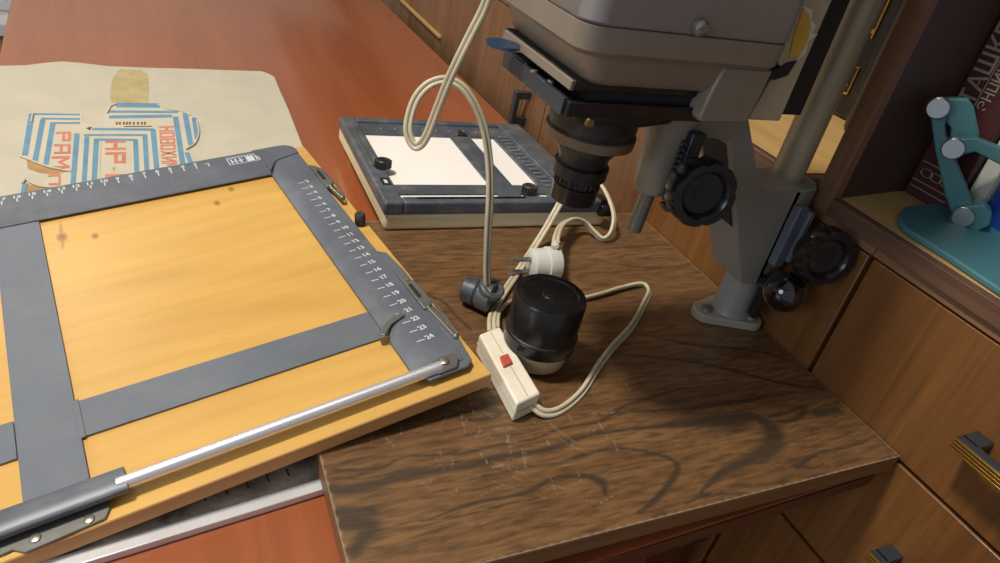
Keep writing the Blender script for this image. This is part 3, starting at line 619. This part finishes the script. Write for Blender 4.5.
def fig(X, Y):
    rs = np.random.RandomState(5); wx = X+.08*np.sin(Y*1.7)+.03*np.sin(X*3+Y*13); wy = Y+.08*np.sin(X*1.1+Y)+.03*np.sin(X*4-Y*11)
    a = np.zeros_like(X)
    for pts_, wd in STR:
        q = [onZ(u, v, BZ) for u, v in pts_]; q2 = catmull(q, 4)
        if isinstance(wd, list): wd2 = list(np.interp(np.linspace(0, len(wd)-1, len(q2)), range(len(wd)), [x*1.0 for x in wd]))
        else: wd2 = wd
        a = np.maximum(a, seg(wx, wy, q2, wd2, .5)*(.84+.10*np.sin(Y*23+2*np.sin(X*1.7))))
    for _ in range(70):
        x, y = rs.uniform(X0, X1), rs.uniform(24, 52); l = rs.uniform(2, 7); dy = rs.uniform(-.4, .4)
        a = np.maximum(a, seg(wx, wy, [(x, y), (x+l*.5, y+dy), (x+l, y+dy*.6)], [.02, rs.uniform(.05, .22), .02], 1.)*rs.uniform(.2, .45))
    b = np.zeros_like(X)
    for _ in range(90):
        u, v = rs.normal(510, 75), rs.normal(440, 38); p = onZ(u, v, BZ); g = rs.uniform(0, 3.14); l = rs.uniform(.3, 2.0)
        if p[1] < Y0+.5: continue
        b = np.maximum(b, seg(X, Y, [(p[0], p[1]), (p[0]+l*math.cos(g), p[1]+l*math.sin(g))], .025, .8)*rs.uniform(.15, .5))
    edge_ = np.minimum(np.minimum(X-X0, X1-X), np.minimum(Y-Y0, Y1-Y)); b = np.maximum(b, np.clip((.13+.05*np.sin(X*9)*np.sin(Y*8)-edge_)/.1, 0, 1)*.45)
    return a, b
grid('board_top', X0+.02, X1-.02, Y0+.02, Y1-.02, BZ, .1, fig, 'board_veneer', en, en_o)['label'] = 'brown veneer top with smoky dark figure and scratches'
for x, y in ((9, 20.5), (40.5, 20.5), (9, 49), (40.5, 49)):
    nb(MB().lathe([(1, TZ+.02), (1, BZ-1.35)], (x, y, 0), n=20), 'rubber_foot', 'black_matt')
# flange, column, bracket
CXX, CYY = 41.4, 34.4
def hull(circles, n=24):
    pts_ = [(cx+r*math.cos(2*math.pi*k/n), cy+r*math.sin(2*math.pi*k/n)) for cx, cy, r in circles for k in range(n)]; pts_ = sorted(set(pts_))
    def half(P):
        h = []
        for p in P:
            while len(h) > 1 and (h[-1][0]-h[-2][0])*(p[1]-h[-2][1])-(h[-1][1]-h[-2][1])*(p[0]-h[-2][0]) <= 0: h.pop()
            h.append(p)
        return h
    return half(pts_)[:-1]+half(pts_[::-1])[:-1]
fl = nb(MB().slab(hull([(39.3, 34.6, 1.15), (42.7, 32.9, .95), (41.9, 34.6, 1.85)]), BZ, BZ+.75), 'column_flange', 'enamel_light', bevel=.12, seg=3)
for x, y in ((39.3, 34.6), (42.7, 32.9)): nb(MB().lathe([(.5, 0), (.46, .22), (.25, .3)], (x, y, BZ+.75), n=20).box(x-.38, x+.38, y-.05, y+.05, BZ+1.0, BZ+1.08), 'bolt', 'dull_metal', fl)
nb(MB().lathe([(1.72, BZ+.7), (1.55, BZ+1.3), (1.5, -24.6)], (CXX+.3, CYY, 0), n=48), 'column_socket', 'enamel_grey')
nb(MB().cyl((CXX, CYY, -25), (CXX, CYY, 45), 1.17, n=48), 'column', 'column_paint')['label'] = 'vertical column with worn beige paint'
F_ = 32.0
bp = [(27.2, F_, -12.0), (33.1, F_, -11.9), (36.7, F_, -17.0), (40.7, F_, -17.1), (40.7, F_, -25.1), (38.85, F_, -25.0), (32.4, F_, -13.4), (27.2, F_, -13.0)]
br = MB().prism(bp, (0, 3.7, 0))
br.slab([(40.2, 32.0), (40.9, 32.0), (42.6, 32.4), (43.5, 33.4), (43.7, 34.6), (43.2, 35.8), (41.8, 36.2), (40, 35.9)], -25.1, -17.1)
nb(br, 'bracket', 'bracket_paint', bevel=.08)['label'] = 'grey cast metal bracket on the column'
nb(MB().prism([(32.9, 32.6, -14.0), (36.2, 32.6, -20.2), (36.2, 35.3, -20.2), (32.9, 35.3, -14.0)], (-.25, 0, .12)), 'web_shade_panel', 'black_matt')['label'] = 'black panel in place of the shaded hollow in the bracket'  # black slab painting the shade inside the bracket's hollow side
nb(MB().box(40.5, 41.4, 31.3, 32.1, -23.1, -18.1).box(41.4, 41.9, 31.0, 32.3, -22.6, -18.4), 'clamp_plate', 'blade_steel', bevel=.08)
def knob(o_, r, mb_name='knob', m='black_plastic', lob=8, th=1.4, ax=(0, -1, 0)):
    ax = Vector(ax).normalized(); n = 96; vs = []; prof = [(r*.75, 0, 0), (r*.97, .15, 1), (r, .35, 1), (r, th-.3, 1), (r*.93, th, 1), (r*.72, th, 0), (r*.66, th-.12, 0), (r*.60, th-.45, 0), (.02, th-.5, 0)]
    q = Vector((0, 0, 1)).rotation_difference(ax); mb = MB(); fs = []
    for rr, h, lo_ in prof:
        for k in range(n):
            t = 2*math.pi*k/n; x = rr*(1-(.07*max(0, math.cos(lob*t))**3 if lo_ else 0)); p = q @ Vector((x*math.cos(t), x*math.sin(t), h)); vs.append((o_[0]+p.x, o_[1]+p.y, o_[2]+p.z))
    for j in range(len(prof)-1):
        for k in range(n): fs.append((j*n+k, j*n+(k+1) % n, (j+1)*n+(k+1) % n, (j+1)*n+k))
    fs.append(tuple(range(n-1, -1, -1))); fs.append(tuple((len(prof)-1)*n+k for k in range(n))); mb.add(vs, fs)
    k_ = nb(mb, mb_name, m, smooth=40)
    nb(MB().lathe([(r*.56, -.5+th), (r*.56, -.44+th), (r*.36, -.44+th), (r*.36, -.5+th)], o_, ax, 40), 'ring_inlay', 'black_dusty', k_)
    nb(MB().cyl(Vector(o_)-ax*2.0, Vector(o_)+ax*.1, .62, n=20), 'shaft', 'gunmetal', k_); return k_
knob((41.6, 29.3, -20.5), 2.15, ax=(-.28, -1, .12))['label'] = 'black lobed lock knob at the column'
kl = knob((28.5, 29.6, -15.4), 2.1, th=1.5, ax=(-.22, -1, .1)); kl['label'] = 'black lobed focusing knob beside the lens'
bl_ = nb(MB().sphere((40.4, 29.4, -24.0), 1.55, 36), 'ball_knob', 'black_gloss', smooth=180); bl_['label'] = 'glossy black ball knob'
nb(MB().cyl((40.2, 30.6, -24.2), (41.2, 32.6, -25.0), .55, n=20), 'ball_stem', 'black_plastic', bl_)
nb(MB().prism([(41.5, 31.5, -24.6), (42.3, 31.7, -24.6), (42.1, 31.9, -28.4), (41.5, 31.7, -28.4)], (0, .9, 0)), 'lever', 'black_plastic', bevel=.1)
# focusing tube, rack and pin
nb(MB().lathe([(1.75, -11.2), (1.5, -12.5), (1.25, -15.5), (1.15, -17.0), (1.0, -17.3)], (28.1, 33.0, 0), n=36), 'focusing_tube', 'enamel_light', smooth=60)
nb(MB().cyl((28.1, 33, -17.2), (27.9, 33, -20.3), .5, n=24), 'guide_pin', 'dull_metal')
rk = nb(MB().box(28.3, 29.3, 31.0, 31.7, -17.9, -12.6), 'rack', 'gunmetal', bevel=.08)
t = MB()
for k in range(12): t.box(28.05, 28.3, 31.05, 31.6, -17.6+k*.38, -17.42+k*.38)
nb(t, 'rack_tooth', 'gunmetal', rk)['kind'] = 'stuff'
# lens
LX, LY = 21.95, 32.3
def lens(prof, name, m, n=48, par=en): return nb(MB().lathe(prof, (LX, LY, 0), n=n), name, m, par, smooth=40)
lc = lens([(2.45, -13.0), (2.55, -12.6), (2.6, -10.7)], 'lens_cone', 'black_dusty')
lens([(2.4, -13.6), (2.62, -13.5), (2.66, -12.95), (2.5, -12.9)], 'lens_ring', 'ring_tan', par=lc)['label'] = 'tan painted ring'
lm = lens([(1.45, -15.0), (1.5, -14.5), (2.0, -13.7), (2.4, -13.6)], 'lens_mount', 'black_dusty')
lens([(1.4, -15.9), (1.62, -15.8), (1.66, -15.1), (1.5, -15.0)], 'lens_collar', 'black_dusty')
lens([(1.33, -16.4), (1.33, -15.9)], 'aperture_ring', 'black_plastic')
t = MB()
for k in range(26): a = 2*math.pi*k/26; t.cyl((LX+1.34*c(a), LY+1.34*s(a), -16.3), (LX+1.34*c(a), LY+1.34*s(a), -15.9), .07, n=6)
gr_ = nb(t, 'grip_rib', 'black_dusty'); gr_['kind'] = 'stuff'
lens([(1.1, -17.2), (1.1, -17.45), (1.36, -17.45), (1.42, -16.4), (1.33, -16.35)], 'lens_barrel', 'black_plastic')
nb(MB().slab([(19.3, 30.2), (22.5, 29.4), (26.0, 30.4), (26.8, 32.0), (26.8, 35.5), (20, 35.5)], -11.9, -10.7), 'mount_plate', 'black_dusty', bevel=.35, seg=3)
# negative carrier
lo = MB().box(17.4, 26.2, 28.0, 35.7, -10.7, -9.95)
nb(lo, 'carrier_plate', 'black_plastic', bevel=.05)
nb(MB().box(17.25, 17.5, 28.3, 35.7, -10.75, -9.85), 'carrier_edge', 'gunmetal', bevel=.04)
up_ = nb(MB().box(17.6, 25.4, 28.2, 36.8, -9.45, -8.95), 'carrier_plate', 'black_plastic', bevel=.05)
nb(MB().box(17.45, 17.7, 28.3, 36.8, -9.5, -9.0), 'carrier_edge', 'enamel_tan', bevel=.04)
nb(MB().box(18.6, 25.8, 28.4, 35.2, -9.95, -8.6), 'carrier_core', 'black_matt')
nb(MB().box(17.55, 18.9, 33.6, 35.6, -9.96, -9.93), 'blue_light_patch', 'blue_tab_and_light')  # cool light on the plate's far end, painted as a blue patch
nb(MB().lathe([(.95, -9.2), (.95, -9.05)], (float(onZ(503, 44, -9.1)[0]), float(onZ(503, 44, -9.1)[1]), 0), n=28), 'pull_tab', 'blue_tab_and_light', up_)
for u, v in ((534, 71), (551, 81)): p = onZ(u, v, -9.85); nb(MB().lathe([(.2, -9.95), (.18, -9.8)], (p[0], p[1], 0), n=14), 'screw', 'steel_screw')
p = onY(589, 122, 27.95); nb(MB().lathe([(.25, 0), (.2, .18)], p, (0, -1, 0), 16), 'screw', 'brass')
# lamp housing: stacked rounded sections
def rrect(x0, x1, y0, y1, r, n=6):
    o_ = []
    for cx, cy, a0 in ((x1-r, y1-r, 0), (x0+r, y1-r, 90), (x0+r, y0+r, 180), (x1-r, y0+r, 270)):
        for k in range(n+1): a = math.radians(a0+90*k/n); o_.append((cx+r*math.cos(a), cy+r*math.sin(a)))
    return o_
def loft(secs):
    mb = MB(); vs = []; fs = []; n = None
    for z, x0, x1, y0, y1, r in secs:
        q = rrect(x0, x1, y0, y1, r); n = len(q); vs += [(x, y, z) for x, y in q]
    for j in range(len(secs)-1):
        for k in range(n): fs.append((j*n+k, j*n+(k+1) % n, (j+1)*n+(k+1) % n, (j+1)*n+k))
    fs.append(tuple(range(n-1, -1, -1))); fs.append(tuple((len(secs)-1)*n+k for k in range(n))); return mb.add(vs, fs)
hs = nb(loft([(-6.08, 16.75, 28.9, 26.95, 38.2, 1.1), (-5.95, 16.65, 29.0, 26.85, 38.4, 1.1), (3, 16.6, 29.0, 26.8, 38.4, 1.2), (12, 17.0, 28.6, 27.2, 38.0, 1.6), (14, 18.5, 27.5, 28.6, 36.5, 2.0)]), 'lamp_housing', 'enamel_grey', smooth=40)
nb(loft([(-7.5, 17.0, 28.7, 27.15, 38.0, 1.0), (-7.25, 16.72, 28.9, 26.9, 38.3, 1.15), (-6.14, 16.68, 28.95, 26.85, 38.35, 1.1), (-6.12, 16.75, 28.9, 26.9, 38.3, 1.1)]), 'housing_skirt', 'enamel_tan', smooth=40)
nb(loft([(-9.0, 18.2, 28.3, 27.9, 37.0, .8), (-8.7, 17.9, 28.5, 27.6, 37.3, .9), (-7.45, 17.5, 28.6, 27.35, 37.8, .9)]), 'housing_neck', 'enamel_tan', smooth=40)
p = onY(699, 27, 26.8); nb(MB().lathe([(.42, 0), (.38, .25), (.2, .38)], p, (0, -1, 0), 20).box(p[0]-.3, p[0]+.3, p[1]-.42, p[1]-.36, p[2]-.04, p[2]+.04), 'screw', 'steel_screw', hs)
p_ = [(25.4, 27.3, -7.5), (28.6, 27.3, -7.5), (28.5, 27.3, -8.6), (28.2, 27.3, -10.45), (25.1, 27.3, -10.45), (24.9, 27.3, -10.2), (25.1, 27.3, -8.8)]
nb(MB().prism(p_, (0, 8.5, 0)), 'rear_block', 'enamel_tan', bevel=.12)
nb(MB().prism([(28.9, 27.9, -10.45), (31.2, 27.9, -10.45), (31.6, 27.9, 12), (28.5, 27.9, 12), (28.5, 27.9, -6.5), (29.8, 27.9, -7.6), (29.4, 27.9, -8.2)], (0, 8.2, 0)), 'side_panel', 'enamel_beige', bevel=.1)
nb(MB().prism([tuple(onY(u, v, 27.8)) for u, v in ((757, 70), (762, 77), (775, 80), (788, 75), (797, 61), (788, 63), (780, 68), (768, 71))], (0, 2, 0)), 'dark_notch', 'black_matt')
nb(MB().box(31.2, 33.4, 28.6, 35.8, -10.3, 12), 'carriage_back', 'black_matt', bevel=.05)
nb(MB().box(32.4, 40.8, 33.2, 35.4, 3, 9).lathe([(2.2, 2.6), (2.2, 9.4)], (CXX, CYY, 0), n=32), 'carriage_sleeve', 'bracket_paint', bevel=.05)
st1 = [onY(u, v, 27.83) for u, v in ((804, 8), (809, 14), (811, 28), (806, 45), (800, 55), (789, 58), (794, 36))]
stk = nb(MB().prism(st1, (0, .06, 0)), 'sticker', 'yellow_sticker', smooth=0); stk['label'] = 'torn yellow sticker'
st2 = [onY(u, v, 27.88) for u, v in ((803, 6), (813, 10), (811, 20), (816, 26), (812, 33), (818, 35), (809, 40), (806, 52), (797, 62), (803, 45), (808, 28), (806, 16))]
nb(MB().prism(st2, (0, .05, 0)), 'torn_paper', 'torn_paper', stk, smooth=0)
# ------------------------------------------------------------------ black-lidded canister
cn = np.array([22.1, 32.0, BZ]); KR, KH = 1.18, 1.18
kp = lambda P: [(a_*KR, b_*KH) for a_, b_ in P]; cno = tuple(cn); cnn = thing('film_canister', 'cream film canister with a large round black lid, centre of the brown board', 'canister', cno)
MB().lathe(kp([(1.35, 0), (1.75, .35), (1.85, 1.2), (1.9, 3.2)]), cn, n=48).build('body', 'cream_body', cnn, cno, smooth=50)
MB().lathe(kp([(1.98, 1.42), (2.1, 1.52), (2.12, 2.25), (2.04, 2.38), (2.04, 2.42), (2.08, 4.6), (2.0, 4.78), (1.62, 4.80), (1.56, 4.72), (.5, 4.70), (.45, 4.75), (.02, 4.75)]), cn, n=64).build('lid', 'black_plastic', cnn, cno, smooth=30)
MB().lathe(kp([(2.06, 2.28), (2.14, 2.35), (2.06, 2.42)]), cn, n=64).build('lid_ring', 'black_dusty', cnn, cno, smooth=180)
# ------------------------------------------------------------------ cords (flat twin flex)
def twin(pts_, r=.17, side=(1, .2, 0), n=8, gap=1.05):
    P = catmull(pts_, n); mb = MB(); sd = np.array(side, float); A, B = [], []; prev = None
    for i, p in enumerate(P):
        t = P[min(i+1, len(P)-1)]-P[max(i-1, 0)]; t = t/np.linalg.norm(t); k = sd-t*(sd@t) if prev is None else prev-t*(prev@t); k /= np.linalg.norm(k); prev = k
        A.append(p+k*r*gap); B.append(p-k*r*gap)
    mb.tube(A, r, 10); mb.tube(B, r, 10); return mb
# ------------------------------------------------------------------ lead with inline switch and plug
TS = BZ+1.6
q = [onZ(u, v, TS) for u, v in ((479, 334), (500, 326), (541, 393), (517, 404))]; swo = tuple(np.append(np.mean(q, 0)[:2], BZ))
sw = thing('switched_lead', 'cream mains lead with ivory inline switch and white plug, coiled around the black-lidded canister', 'cord', swo)
sb_ = MB().slab(q, BZ+.05, TS).build('switch_body', 'ivory_switch', sw, swo, .16, seg=3); sb_['label'] = 'ivory inline switch housing'
a, b = onZ(490, 331, TS), onZ(529, 398, TS)
qq = [onZ(u, v, TS+.2) for u, v in ((500, 356), (508, 353), (513, 362), (504, 366))]
MB().slab(qq, TS-.1, TS+.2).build('rocker', 'red_plastic', sb_, swo, .05)['label'] = 'small square red button'
dd = (b-a)/np.linalg.norm(b-a); n2 = np.array([-dd[1], dd[0], 0])*.03
for t0, t1 in ((.02, .36), (.52, .97)):
    MB().slab([a+(b-a)*t0-n2, a+(b-a)*t0+n2, a+(b-a)*t1+n2, a+(b-a)*t1-n2], TS-.02, TS+.012).build('groove', 'glue_stain', sb_, swo, smooth=0)
ring = [p_*1.0 for p_ in q]; cen = np.mean(q, 0)
MB().slab([cen+(p_-cen)*1.012 for p_ in q], BZ+.80, BZ+.84).build('joint_line', 'glue_stain', sb_, swo, smooth=0)
pc = onZ(547, 264, BZ+1.4); pv = Vector(pc); ax = Vector((-1, .10, 0)).normalized()
pg = MB().lathe([(1.05, -1.5), (1.3, -1.3), (1.34, -.2), (1.46, -.15), (1.46, .75), (1.4, .9)], pc, -ax, 40).build('plug', 'white_plastic', sw, swo, smooth=40); pg['label'] = 'round white plug body'
MB().cyl(pv+Vector((.45, .1, 1.0)), pv+Vector((.6, .3, 2.0)), .38, .28, 18).build('cord_grip', 'white_plastic', pg, swo)
for dz in (.45, -.75):
    a_ = pv+Vector((0, 0, dz))+ax*1.3; MB().cyl(a_, a_+ax*2.0, .2, n=16).build('pin', 'steel_screw', pg, swo)
c2 = [(531, 404, BZ+.75), (545, 413, BZ+.35), (562, 409, BZ+.2), (582, 392, BZ+.2), (598, 367, BZ+.2), (613, 347, BZ+.2), (632, 326, BZ+.2), (644, 304, BZ+.2), (649, 291, BZ+.2), (641, 284, BZ+.25), (620, 288, BZ+.3), (600, 294, BZ+.3), (578, 299, BZ+.25), (556, 300, BZ+.2), (530, 300, BZ+.2), (510, 302, BZ+.2), (498, 314, BZ+.3), (496, 330, BZ+.7)]
twin([onZ(*q_) for q_ in c2], .155, (.9, .1, .3)).build('cable', 'cable_cream', sw, swo, smooth=60)
c3 = [(555, 247, BZ+3.1), (557, 235, BZ+2.8), (562, 225, BZ+2.2), (573, 219, BZ+1.8), (584, 222, BZ+1.3), (594, 232, BZ+.6), (603, 239, BZ+.25), (611, 233, BZ+.9), (614, 217, BZ+2.0), (609, 199, BZ+3.0), (600, 184, BZ+3.6), (586, 177, BZ+4.0), (570, 186, BZ+3.9), (559, 205, BZ+3.4), (546, 228, BZ+1.7), (531, 252, BZ+.4), (513, 279, BZ+.25), (498, 302, BZ+.3), (492, 318, BZ+.6), (492, 332, BZ+.95)]
twin([onZ(*q_) for q_ in c3], .17, (.9, .1, .3)).build('cable', 'cable_cream', sw, swo, smooth=60)
# ------------------------------------------------------------------ hanging lead with round connector
sa, sb = Vector(onZ(464, 288, BZ+1.15)), Vector(onZ(494, 299, BZ+1.25)); sko = (sa.x, sa.y, BZ)
sk = thing('connector_lead', 'cream twin lead hanging in a loop, round dark grey connector at its end', 'cord', sko)
ln = (sb-sa).length
cb = MB().lathe([(.8, 0), (.98, .12), (1.05, ln*.42), (.92, ln*.47), (1.1, ln*.53), (1.2, ln*.95), (1.05, ln)], sa, sb-sa, 36).build('connector', 'socket_grey', sk, sko, smooth=40)
cb['label'] = 'round dark grey connector body'
cq = sa+(sb-sa)*.74
MB().lathe([(1.0, -.2), (1.0, .2), (.8, .3), (.55, .22), (.5, 0), (.02, 0)], cq+Vector((.15, -.3, .85)), (.15, -.35, 1), 28).build('cord_entry', 'socket_grey', cb, sko, smooth=40)
c1 = [(488, 296, 37.9), (487, 270, 38.2), (488, 235, 38.6), (490, 195, 39.2), (489, 160, 39.8), (484, 128, 40.3), (474, 103, 40.8), (462, 87, 41.2), (447, 80, 41.5), (430, 84, 41.5), (417, 97, 41.4), (410, 115, 41.2), (408, 131, 40.9), (412, 143, 40.6), (418, 146, 40.3), (426, 137, 39.8), (436, 112, 39.2), (447, 84, 38.6), (459, 58, 38.1), (472, 32, 37.7), (484, 8, 37.3), (491, -15, 37), (496, -60, 36.8), (498, -140, 36.8)]
twin([onY(u, v, y) for u, v, y in c1], .155, (1, .3, 0)).build('cable', 'cable_cream', sk, sko, smooth=60)
# ------------------------------------------------------------------ far left, beyond the table
ch_o = (-50, 220, -HZ); ch = thing('side_chest', 'light wooden chest with white top seen past the far left table edge', 'chest', ch_o)
MB().box(-90, -24, 205, 250, -HZ, -63).build('body', 'chest_wood', ch, ch_o, .3)
MB().box(-91, -23, 204, 251, -63, -60).build('top', 'white_panel', ch, ch_o, .2)
MB().box(-88, -26, 204.2, 205, -88, -66).build('drawer', 'chest_wood', ch, ch_o, .2)
MB().box(-90, -24, 215, 250, -60, -50).build('white_box', 'white_panel', ch, ch_o, .3)
